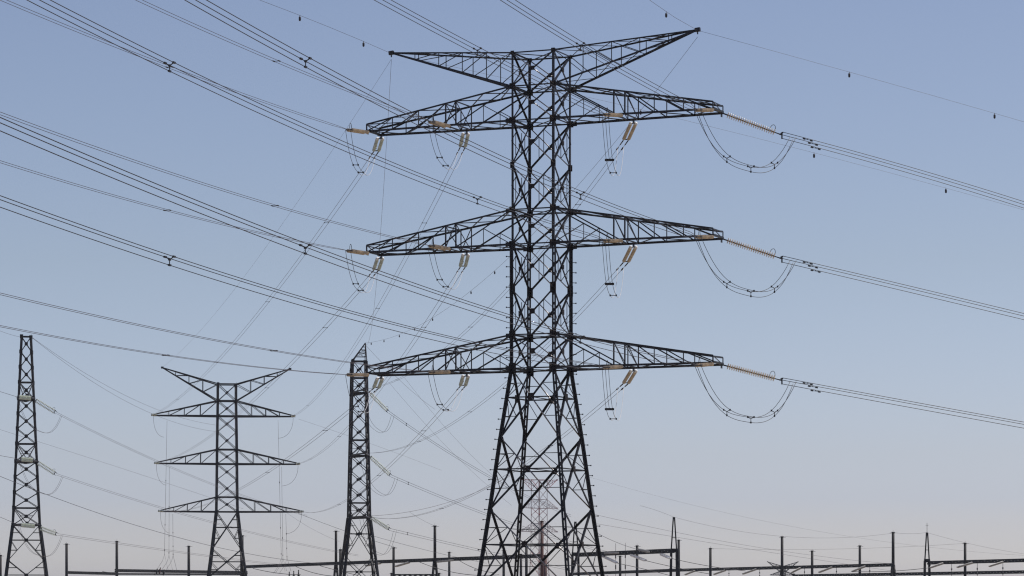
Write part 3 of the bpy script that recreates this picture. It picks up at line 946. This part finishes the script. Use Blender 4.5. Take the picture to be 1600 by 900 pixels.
# ------------------------------------------------------------------ square-on pylon: tip insulators, droppers
for lv in ('top', 'middle', 'bottom'):
    for sd_ in ('left', 'right'):
        X2, z2 = tip2[(lv, sd_)]; s_ = -1 if sd_ == 'left' else 1
        a = W2(X2, -.15, z2); b = W2(X2 + s_ * -.2, -3.9, z2 - .1)
        string(a, b, DM_2, 'pale insulator string at the %s %s arm tip of the square-on pylon' % (lv, sd_), .5,
               'insulators of the square-on pylon', L=3.6, horn=False)
DROP = [('top', 'left', 261, 657, 866), ('middle', 'left', 264.5, 729, 868), ('bottom', 'left', 270, 803, 868),
        ('top', 'right', 434.5, 657, 872), ('middle', 'right', 440, 729, 872), ('bottom', 'right', 446.5, 803, 872)]
for lv, sd_, u, v0, v1 in DROP:
    w = MB(); p0 = P(u, v0, Y2 - 1); k = -1 if sd_ == 'left' else .6
    uu = {'top': 257, 'middle': 264, 'bottom': 270.5}[lv] if sd_ == 'left' else u + (5 if lv == 'top' else 2)
    pts = [p0, P((u * .6 + uu * .4), v0 + (v1 - v0) * .4, Y2 - 1), P(uu, v1, Y2 - 1), P(uu + 6, 892, Y2 - 4)]
    X2, z2 = tip2[(lv, sd_)]
    t = thing('dropper_cable', 'thin vertical cable hanging from the %s %s arm of the square-on pylon' % (lv, sd_), 'cable', p0, 0, 'droppers of the square-on pylon')
    w.tube([q - p0 for q in pts], .028, 5); w.build('cable', WIREF, t)
    w = MB(); w.tube([P(uu, v1, Y2 - 1) - p0, P(uu - 3, v1 + 10, Y2 - 2) - p0, P(uu - 12, v1 + 24, Y2 - 4) - p0], .025, 5); w.build('cable', WIREF, t)
    c = MB()
    for f_ in (.45, .78, .97): c.bar(p0.lerp(P(uu, v1, Y2 - 1), f_) - p0 - V((0, 0, .14)), p0.lerp(P(uu, v1, Y2 - 1), f_) - p0 + V((0, 0, .14)), .13)
    c.build('clamp', FIT, t)
    # loop from the tip to the dropper
    a = W2(X2, -.4, z2 - .1)
    t = thing('jumper_loop', 'small curved jumper under the %s %s arm tip of the square-on pylon' % (lv, sd_), 'wires', a, 0, 'jumpers of the square-on pylon')
    w = MB(); pts = []
    ua = 800 + a.x / a.y * FPX; va = HOR - (a.z - EYE) / a.y * FPX
    dx = (u - ua) * (1 if sd_ == 'right' else .78)
    for i in range(15):
        an = math.pi / 2 * i / 14
        pts.append(P(ua + dx * (1 - math.cos(an)) , va + 34 * math.sin(an) ** .8, Y2 - 1) - a)
    w.tube(pts, .028, 5); w.build('wire', WIREF, t)

# ------------------------------------------------------------------ end-on pylons: strings and lines to the right, lines from the left
A3 = [('top', (576.5, 613), (607, 643.5), (760, 742), (892, 806), (635, 662)), ('middle', (577, 712), (611, 743.5), (750, 800), (960, 866), (638, 760)),
      ('bottom', (577, 807), (610, 827.5), (750, 860), (905, 893), (637, 836.5))]
for lv, a_, b_, m_, e_, sp_ in A3:
    a = P(a_[0], a_[1], Y3 - 6.5); b = P(b_[0], b_[1], Y3 - 5.2)
    string(a, b, DM_F, 'slanting insulator string right of the slim end-on pylon at its %s arm' % lv, .34, 'insulators of the slim end-on pylon', L=3.6, sep='v')
    e = P(e_[0], e_[1], 585)
    f, at = sagline(b, e, m_)
    bundle(f, 0, 1, [(0, .17), (0, -.17)], .026, WIRE, 'two-wire line from the %s arm of the slim pylon down behind the tall one' % lv,
           'lines running down to the substation', [at(sp_[0])], n=40)
    p0 = a - V((0, 0, .1)); q0 = f(.02)
    for k, dx in ((0, 0), ):
        ubend(W3(6.4, -.5, p0.z), q0, 5.6, [(-.25, 0), (.25, 0)], .022, WIRE, 'sagging twin jumper beside the slim end-on pylon under its %s arm' % lv,
              'jumpers of the slim end-on pylon', side=(1, 0, .3))
A1 = [('top', (53.5, 624), (88, 645), [(200, 700), (332, 752)], (480, 806), [(0, 611.5)]), ('middle', (56.5, 721), (88, 741), [(200, 777.5), (325, 815)], (560, 868), [(0, 711.5)]),
      ('bottom', (60, 824), (90, 835), [(240, 857)], (440, 883), [(0, 807.5)])]
for lv, a_, b_, m_, e_, l_ in A1:
    a = P(a_[0], a_[1], Y1 - 6.6); b = P(b_[0], b_[1], Y1 - 5.6)
    string(a, b, DM_F, 'greenish twin insulator string slanting right from the %s arm of the left edge pylon' % lv, .4, 'insulators of the left edge pylon', L=3.6, sep='v')
    e = P(e_[0], e_[1], 640)
    f, at = sagline(b, e, m_[0])
    bundle(f, 0, 1, [(0, .12), (0, -.12)], .022, WIREF, 'two-wire line from the %s arm of the left edge pylon falling to the right' % lv, 'lines running down to the substation', [], n=40)
    a2 = P(a_[0] - 3, a_[1] - 1.5, Y1 - 6.7); b2 = P(a_[0] - 27 - (4 if lv == 'bottom' else 0), a_[1] - 4, Y1 - 8.5)
    string(a2, b2, DM_F, 'bright pale insulator string lying across the left edge pylon at its %s arm' % lv, .3, 'insulators of the left edge pylon', L=3.6, sep='v', horn=False)
    e2 = b2 + (P(l_[0][0], l_[0][1], Y1 - 14) - b2) * 3
    f2, at2 = sagline(b2, e2, (l_[0][0], l_[0][1] + .3))
    earth_ = MB(); pts = [f2(i / 12) - b2 for i in range(13)]
    earth_.tube(pts, .03, 5); o_ = earth_.build('conductor', WIREF); o_.location = b2
    tag(o_, 'short line from the left frame edge to the %s arm of the left edge pylon' % lv, 'wire', 'lines reaching the left edge pylon')
    ubend(b2, f(.015), 5.0 if lv != 'bottom' else 4.6, [(-.2, 0), (.2, 0)], .02, WIREF, 'sagging twin jumper beside the left edge pylon under its %s arm' % lv, 'jumpers of the left edge pylon', side=(.4, .9, 0))

def far_line(a, b, mid, r, label, m=WIREF, Ya=600, Yb=600, n=30, group='background lines'):
    p = P(a[0], a[1], Ya); q = P(b[0], b[1], Yb)
    f, at = sagline(p, q, mid)
    w = MB(); w.tube([f(i / n) - p for i in range(n + 1)], r, 5)
    o_ = w.build('conductor', m); o_.location = p
    tag(o_, label, 'wire', group)
far_line((-20, 736), (560, 884), (200, 817), .035, 'dark line crossing low past the left edge and square-on pylons', WIRE, 430, 640)
far_line((-20, 665), (380, 795), (200, 735), .022, 'faint line passing behind the left edge pylon towards the square-on pylon', WIREF, 620, 700)
far_line((50, 527), (345, 665), (120, 575), .022, 'faint upper line from the left edge pylon top to the square-on pylon', WIREF, Y1, Y2 + 4)
far_line((50, 527.5), (345, 675), (120, 580), .022, 'faint lower line from the left edge pylon top to the square-on pylon', WIREF, Y1, Y2 + 8)
far_line((-20, 508), (34, 527), (0, 517), .02, 'faint earth wire from the frame edge to the left edge pylon top', WIREF, 430, Y1)
far_line((572, 540), (680, 640), (610, 580), .02, 'faint earth wire dropping right from the slim pylon tip behind the bottom left cross arm', WIREF, Y3, 560)
far_line((610, 600), (800, 790), (700, 700), .02, 'faint steep line crossing behind the tall pylon between it and the slim pylon', WIREF, 700, 760)
far_line((632, 590), (815, 780), (716, 690), .02, 'second faint steep line beside the first, nearer the tall pylon', WIREF, 700, 760)
far_line((467, 655), (690, 735), (570, 690), .02, 'faint line behind the slim pylon', WIREF, Y2, 760)
far_line((466, 802), (620, 856), (540, 830), .032, 'dark line from the square-on pylon bottom right arm to the gantry posts', WIRE, Y2, 620)
far_line((585, 838), (760, 880), (680, 863), .03, 'dark low line from the slim pylon to the centre gantry', WIRE, 560, 640)
far_line((930, 804), (1395, 881), (1222, 861), .022, 'long thin line on the right falling past the pointed A-frame, upper of two', WIREF, 520, 640)
far_line((930, 818), (1400, 893), (1222, 866), .022, 'long thin line on the right falling past the pointed A-frame, lower of two', WIREF, 520, 640)
far_line((933, 833), (1014, 862), (960, 846), .035, 'dark line from the right leg of the tall pylon down to the right gantry beam', WIRE, 500, 560)
far_line((1000, 790), (1053, 808), (1030, 799), .02, 'thin earth wire coming down to the pointed A-frame tip', WIREF, 600, 590)
far_line((1053, 808), (1395, 833), (1222, 838), .02, 'thin earth wire sagging from the pointed A-frame to the tall right pole', WIREF, 590, 640)
far_line((1395, 832), (1448, 832), (1420, 834), .02, 'short thin earth wire between the tall right pole and the spiked A-frame', WIREF, 640, 600)
far_line((1110, 857), (1508, 849), (1300, 858), .018, 'nearly level faint earth wire linking the right poles', WIREF, 650, 650)
far_line((1448, 832), (1640, 870), (1540, 855), .018, 'faint wire falling right from the spiked A-frame', WIREF, 600, 640)
far_line((920, 745), (1640, 870), (1250, 825), .016, 'very faint high line across the right sky above the poles', WIREF, 800, 800)
far_line((580, 806), (800, 742), (690, 788), .026, 'sagging line rising right from the slim pylon towards the tall pylon leg', WIREF, Y3, 520)
far_line((440, 795), (530, 846), (480, 822), .02, 'faint marker line between the square-on pylon and the tall gantry post', WIREF, 700, 640)
far_line((640, 800), (680, 822), (660, 812.5), .022, 'short faint line meeting the top of the tall centre post', WIREF, 650, 610)

# ------------------------------------------------------------------ substation gantries and poles
def pole_mesh(b, base, ztop, w, spread=0.0, zbeam=None):
    """octagonal tapered pole from the ground; with spread, two legs that join at zbeam"""
    x, y = base.x, base.y
    if spread:
        b.tube([V((x, y, zbeam - .6)), V((x, y, ztop))], [w * .52, w * .46], 8)
        for k in (-1, 1):
            b.tube([V((x + k * spread, y + k * .4, -.2)), V((x + k * w * .25, y, zbeam + .6))], [w * .5, w * .42], 8)
        b.slab(V((x, y - w * .5, zbeam - .9)), V((x, y + w * .5, zbeam - .9)), V((w * .8, 0, 0)), V((0, 0, .5)))
    else:
        b.tube([V((x, y, -.2)), V((x, y, ztop))], [w * .58, w * .48], 8)
    b.tube([V((x, y, ztop)), V((x, y, ztop + .12))], [w * .62, w * .62], 8)
def capspike(b, base, ztop, w):
    x, y = base.x, base.y
    b.bar(V((x - w * 1.15, y, ztop - .1)), V((x + w * 1.3, y, ztop - .1)), .06)
    b.tube([V((x, y, ztop)), V((x, y, ztop + .5))], .025, 5)
def pole(u, vt, Y, label, wpx=4.1, m=POLE, spread=0, vb=None, group='poles of the substation'):
    t_ = P(u, vt, Y); base = V((t_.x, Y, 0)); w = wpx / FPX * Y
    t = thing('steel_pole', label, 'pole', base, 0, group)
    b = MB(); zb_ = P(u, vb, Y).z if vb else None
    pole_mesh(b, V((0, 0, 0)), t_.z, w, spread, zb_); b.build('shaft', m, t)
    b = MB(); capspike(b, V((0, 0, 0)), t_.z, w); b.build('wire_bracket', m, t)
    return t
def beam_lattice(b, p, q, hpx, Yav):
    h = hpx / FPX * Yav
    d = (q - p); n = max(4, int(d.length / (h * 2.0)))
    b.bar(p + V((0, 0, h * .34)), q + V((0, 0, h * .34)), h * .42, h * .38)
    b.bar(p - V((0, 0, h * .34)), q - V((0, 0, h * .34)), h * .42, h * .38)
    dy = V((0, h * .7, 0))
    b.bar(p + dy + V((0, 0, h * .34)), q + dy + V((0, 0, h * .34)), h * .3, h * .3)
    b.bar(p + dy - V((0, 0, h * .34)), q + dy - V((0, 0, h * .34)), h * .3, h * .3)
    for i in range(n):
        a = p.lerp(q, i / n); c = p.lerp(q, (i + 1) / n)
        sgn = 1 if i % 2 else -1
        for o_ in (V((0, 0, 0)), dy):
            b.bar(a + o_ + V((0, 0, h * .3 * sgn)), c + o_ - V((0, 0, h * .3 * sgn)), h * .42)
def gantry(label, posts, beams, H, aframes=()):
    """posts = (u, v_top, width px, spread m); beams = ((u, v), (u, v), thickness px); all beams share height H above the eye"""
    (ua, va), (ub, vb), _ = beams[0]
    Ya = H * FPX / (HOR - va); Yb = H * FPX / (HOR - vb)
    Xa = (ua - 800) / FPX * Ya; Xb = (ub - 800) / FPX * Yb
    def Yat(u):
        k = (u - 800) / FPX
        t_ = (k * Ya - Xa) / ((Xb - Xa) - k * (Yb - Ya))
        return Ya + (Yb - Ya) * t_
    org = V((Xa, Ya, 0))
    t = thing('substation_gantry', label, 'gantry', org, 0, 'gantries of the substation')
    for (u, vt, wpx, spread) in posts:
        Y = Yat(u); w = wpx / FPX * Y; top = P(u, vt, Y)
        b = MB(); pole_mesh(b, V((top.x, Y, 0)) - org, top.z, w, spread, H + EYE - .6); b.build('post', POLE, t)
        b = MB(); capspike(b, V((top.x, Y, 0)) - org, top.z, w); b.build('wire_bracket', POLE, t)
    for (a, b_, h) in beams:
        Y0 = Yat(a[0]); Y1_ = Yat(b_[0])
        m_ = MB(); beam_lattice(m_, P(a[0], a[1], Y0) - org, P(b_[0], b_[1], Y1_) - org, h, (Y0 + Y1_) / 2)
        m_.build('beam', POLE, t)
    for (u, vt, vbox, wpx, half) in aframes:
        Y = Yat(u); top = P(u, vt, Y) - org; bx = P(u, vbox, Y) - org; w = wpx / FPX * Y; hf = half / FPX * Y
        m_ = MB()
        for k in (-1, 1):
            m_.bar(top + V((k * w * .25, 0, 0)), V((bx.x + k * hf, bx.y, bx.z)), w * .55)
            m_.bar(V((bx.x + k * hf, bx.y, bx.z)), V((bx.x + k * hf * 1.35, bx.y, 0)), w * 1.05)
            for kk in (-1, 1):
                m_.bar(V((bx.x + k * hf * 1.1, bx.y + kk * .1, bx.z - 1)), V((bx.x + k * hf * 1.35, bx.y + kk * 1.6, 0)), w * .6)
        m_.bar(top.lerp(bx, .62) - V((hf * .6, 0, 0)), top.lerp(bx, .62) + V((hf * .6, 0, 0)), w * .3)
        m_.bar(V((bx.x - hf * 1.3, bx.y, bx.z)), V((bx.x + hf * 1.3, bx.y, bx.z)), w * 1.3, w * 1.6)
        m_.build('a_frame', POLE, t)
    return t, Yat
_, YG1 = gantry('low left gantry of slim posts in front of the square-on pylon', [(104, 850, 4.2, 0), (182.5, 846, 4.3, 0), (295, 853.5, 4.3, 0), (378, 837, 5.6, .55)],
       [((104, 894.5), (184, 896.5), 4.2), ((180, 891.5), (386, 894.5), 4.4), ((184, 896.8), (386, 897.6), 2.4)], 7.0)
_, YG2 = gantry('long centre gantry with a rising beam behind the slim end-on pylon', [(525, 830, 4.2, .9), (679.5, 822, 4.6, 1.0), (846.7, 815, 5.0, 0)],
       [((384, 885.5), (847, 868.5), 5.0)], 8.4)
_, YG3 = gantry('thick-beamed gantry between two pointed A-frames right of the tall pylon', [], [((900, 867), (1053, 860.5), 6.4)], 9.0,
       [(899, 815, 866, 3.6, 4.5), (1053, 808, 860, 3.6, 4.2)])
_, YG4 = gantry('long thin-beamed gantry under the right poles', [(1060.5, 844, 4.1, 0), (1222, 839, 4.3, 0), (1395.5, 832, 4.7, .8)],
       [((1056, 891), (1397, 882.5), 4.6)], 7.8)
_, YG5 = gantry('gantry with a spiked A-frame at the right frame edge', [(1508, 849, 4.2, 0), (1640, 850, 4.2, 0)], [((1450, 879.5), (1640, 874.5), 5.4)], 8.2,
       [(1448.5, 832, 876, 3.4, 3.4)])
b = MB(); q = P(1448.5, 832, YG5(1448.5)); b.tube([q, q + V((0, 0, 2.0))], .05, 5); b.bar(q + V((-.3, 0, 1.5)), q + V((.3, 0, 1.5)), .05)
o = b.build('lightning_rod', POLE); tag(o, 'thin lightning rod with a small crosspiece on the right A-frame tip', 'lightning rod')
gantry('low rear gantry beam crossing the bottom edge at far right', [(1240, 897, 4, 0), (1640, 889, 4, 0)], [((1240, 899.8), (1640, 893), 4.6)], 6.4)
gantry('low rear gantry beam behind the right leg of the tall pylon', [(1048, 889, 4, 0)], [((890, 897), (1056, 891), 4.4)], 6.6)
gantry('low dark gantry beam at the bottom edge between the slim pylon and tall centre post', [(612, 896, 4, 0), (686, 896, 4, 0)], [((612, 899), (686, 899), 4.0)], 6.0)
POLES = [(532, 859, 640, 'pole half hidden by the left legs of the slim end-on pylon', 4.4, POLE), (615, 856, 700, 'pole midway between the slim pylon and the tall centre post', 4.0, POLE),
         (702, 863, 760, 'short pole just right of the tall centre post', 3.7, POLE), (787, 860, 760, 'pole behind the left leg of the tall pylon', 4.0, POLE),
         (814, 866, 800, 'shorter pole inside the left half of the tall pylon base', 3.9, POLE), (822.5, 853, 700, 'taller pole inside the left half of the tall pylon base', 4.2, POLE),
         (969, 869, 820, 'shorter pole under the thick-beamed right gantry', 3.8, POLE), (995.5, 853, 660, 'pole crossing the thick right gantry beam', 4.1, POLE),
         (1110, 857, 680, 'pole just right of the pointed A-frame pair', 4.0, POLE), (1269, 861, 700, 'shortest pole right of the small distant pylon', 4.0, POLE),
         (1343.5, 853, 690, 'pole left of the tallest right pole', 4.1, POLE), (0.5, 868, 600, 'pole cut by the left frame edge', 4.5, POLE)]
for u, vt, Y, l_, w, m in POLES: pole(u, vt, Y, l_, w, m)
pole(846.9, 815, YG2(846.9) - 2.5, 'thick rust-red pole seen between the legs of the tall pylon', 5.0, RUST)
pole(852, 868, 720, 'lower rust-red pole beside the thick one between the tall pylon legs', 5.0, RUST)

# insulator strings of the gantries
GS = [((942, 869), (964, 879.5), 'bright string under the thick gantry beam nearest the tall pylon leg', YG3, CREAM), ((986, 867), (1009, 876), 'bright string under the thick gantry beam at the pole crossing it', YG3, CREAM),
      ((1033, 866), (1047, 872), 'bright string under the thick gantry beam beside the pointed A-frame', YG3, CREAM),
      ((945, 864.5), (966, 863.8), 'pale string lying along the thick gantry beam near the tall pylon', YG3, None), ((998, 858.5), (1014, 862.5), 'pale string on top of the thick gantry beam right of the pole', YG3, None),
      ((1475, 879.8), (1453, 887), 'slanting string right beside the spiked A-frame', YG5, None), ((1521, 879), (1495, 886.5), 'slanting string at the pole on the right edge gantry', YG5, None),
      ((1569, 877.5), (1545, 885), 'slanting string farthest right on the right edge gantry', YG5, None),
      ((1087, 891.5), (1070, 898), 'slanting string on the long right gantry nearest the A-frames', YG4, None), ((1134, 891), (1115, 897.5), 'slanting string on the long right gantry right of the first pole', YG4, None),
      ((1183, 889), (1160, 897), 'slanting string on the long right gantry left of the small distant pylon', YG4, None), ((1252, 887), (1236, 895), 'slanting string on the long right gantry right of the small distant pylon', YG4, None),
      ((1301, 886), (1279, 894.5), 'slanting string on the long right gantry between two poles', YG4, None), ((1353, 884.5), (1331, 893), 'slanting string on the long right gantry nearest the tallest right pole', YG4, None),
      ((595, 880), (571, 884), 'pale string just right of the slim pylon on the centre gantry beam', YG2, None), ((640, 878.5), (618, 885), 'pale string on the centre gantry beam left of the tall centre post', YG2, None),
      ((683, 877.8), (708, 875.2), 'pale string along the centre gantry beam right of the tall centre post', YG2, None)]
for a_, b_, l_, Yf, mm in GS:
    a = P(a_[0], a_[1], Yf(a_[0]) - .8); b2 = P(b_[0], b_[1], Yf(b_[0]) - 3.0)
    string(a, b2, DM_W if mm else DM_FT, l_, .34 if mm else .26, 'insulators of the substation gantries', L=3.6, horn=False, s=.6)
# busbar droppers below the gantry beams
for i, (u, v0, Yf, l_) in enumerate([(1257, 887.5, YG4, 'short vertical cable under the long right gantry near the small distant pylon'), (1307, 886.5, YG4, 'short vertical cable under the long right gantry between two poles'),
                      (1359, 884.5, YG4, 'short vertical cable under the long right gantry near the tallest right pole'), (1139, 891, YG4, 'short vertical cable under the long right gantry near the first pole'),
                      (1187, 889.5, YG4, 'short vertical cable under the long right gantry left of the small distant pylon'),
                      (1487, 880.5, YG5, 'short vertical cable under the right edge gantry next to the spiked A-frame'), (1527, 879.5, YG5, 'short vertical cable under the right edge gantry just right of its pole'),
                      (962, 849, lambda u: 700, 'thin vertical cable right of the tall pylon leg, left of two'), (977, 848, lambda u: 700, 'thin vertical cable right of the tall pylon leg, right of two'),
                      (1567, 878, YG5, 'short vertical cable under the right edge gantry, farthest right')]):
    Y = Yf(u); b = MB(); p0 = P(u, v0, Y); p1 = P(u, 905, Y)
    b.tube([V((0, 0, 0)), p1 - p0], .05, 5)
    for k in (.3, .6): b.tube([(p1 - p0) * k, (p1 - p0) * (k + .12)], .13, 6)
    o = b.build('dropper_cable', FIT); o.location = p0
    tag(o, l_, 'cable', 'droppers of the substation gantries')
# slack lines under the gantry beams
SL = [((395, 888), (470, 898), (430, 895), 'dark slack line under the left end of the centre gantry beam'), ((462, 885), (520, 900), (490, 895), 'dark slack line left of the tall twin-legged gantry post'),
      ((500, 884), (560, 899), (530, 892), 'dark slack line crossing the tall twin-legged gantry post'), ((655, 878), (780, 898), (690, 890), 'slack line crossing the tall centre post'),
      ((718, 876), (775, 895), (745, 889), 'dark slack line left of the tall pylon leg at the centre gantry'), ((965, 880), (1050, 900), (1010, 890), 'slack line below the thick gantry beam, lower one'),
      ((1009, 876), (1110, 897), (1048, 885), 'slack line below the thick gantry beam, passing the A-frame'), ((1047, 872), (1165, 892), (1105, 884), 'slack line falling right from the pointed A-frame pair'),
      ((1330, 893), (1453, 887), (1400, 892), 'slack line joining the long right gantry and spiked A-frame'), ((200, 898), (160, 893), (180, 896), 'short slack line at the second post of the low left gantry')]
for a_, b_, m_, l_ in SL:
    far_line(a_, b_, m_, .055, l_, WIRE, 600, 600, 14, 'slack lines of the substation')
# dark bushings at the foot of the square-on pylon droppers
for u, v in ((244, 889), (249, 887), (255, 890)):
    b = MB(); b.lathe_x([(0, .1), (.2, .28), (.4, .12), (.6, .3), (.8, .12), (1.0, .3), (1.2, .1), (1.5, .16), (1.6, .05)], 10)
    o = b.build('bushing', POLE if u != 249 else RUST); o.location = P(u, v + 9, YG1(u) - 1); o.rotation_euler = (0, math.radians(-80), 0)
    tag(o, {244: 'leftmost dark bushing tip at the droppers of the square-on pylon', 249: 'rust-tinted middle bushing at the droppers of the square-on pylon', 255: 'right dark bushing of the three on the low left gantry'}[u], 'bushing', 'bushings at the gantries')
for u, v in ((452, 893), (459, 892), (466.5, 890.5)):
    b = MB(); b.lathe_x([(0, .45), (.3, .42), (.5, .30), (.7, .38), (.9, .24), (1.1, .32), (1.3, .16), (1.9, .09), (2.0, .16), (2.2, .06)], 10)
    Y = 690; o = b.build('bushing', POLE); o.rotation_euler = (0, math.radians(-90), 0)
    top = P(u, v, Y); o.location = (top.x, Y, top.z - 2.2)
    st = MB(); st.tube([V((-top.z + 2.2, 0, 0)), V((0.02, 0, 0))], .16, 6); st.build('stand', POLE, o)
    tag(o, {452: 'left of three dark bushings under the centre gantry beam', 459: 'middle of three dark bushings under the centre gantry beam', 466.5: 'right and tallest of three dark bushings under the centre gantry beam'}[u], 'bushing', 'bushings at the gantries')
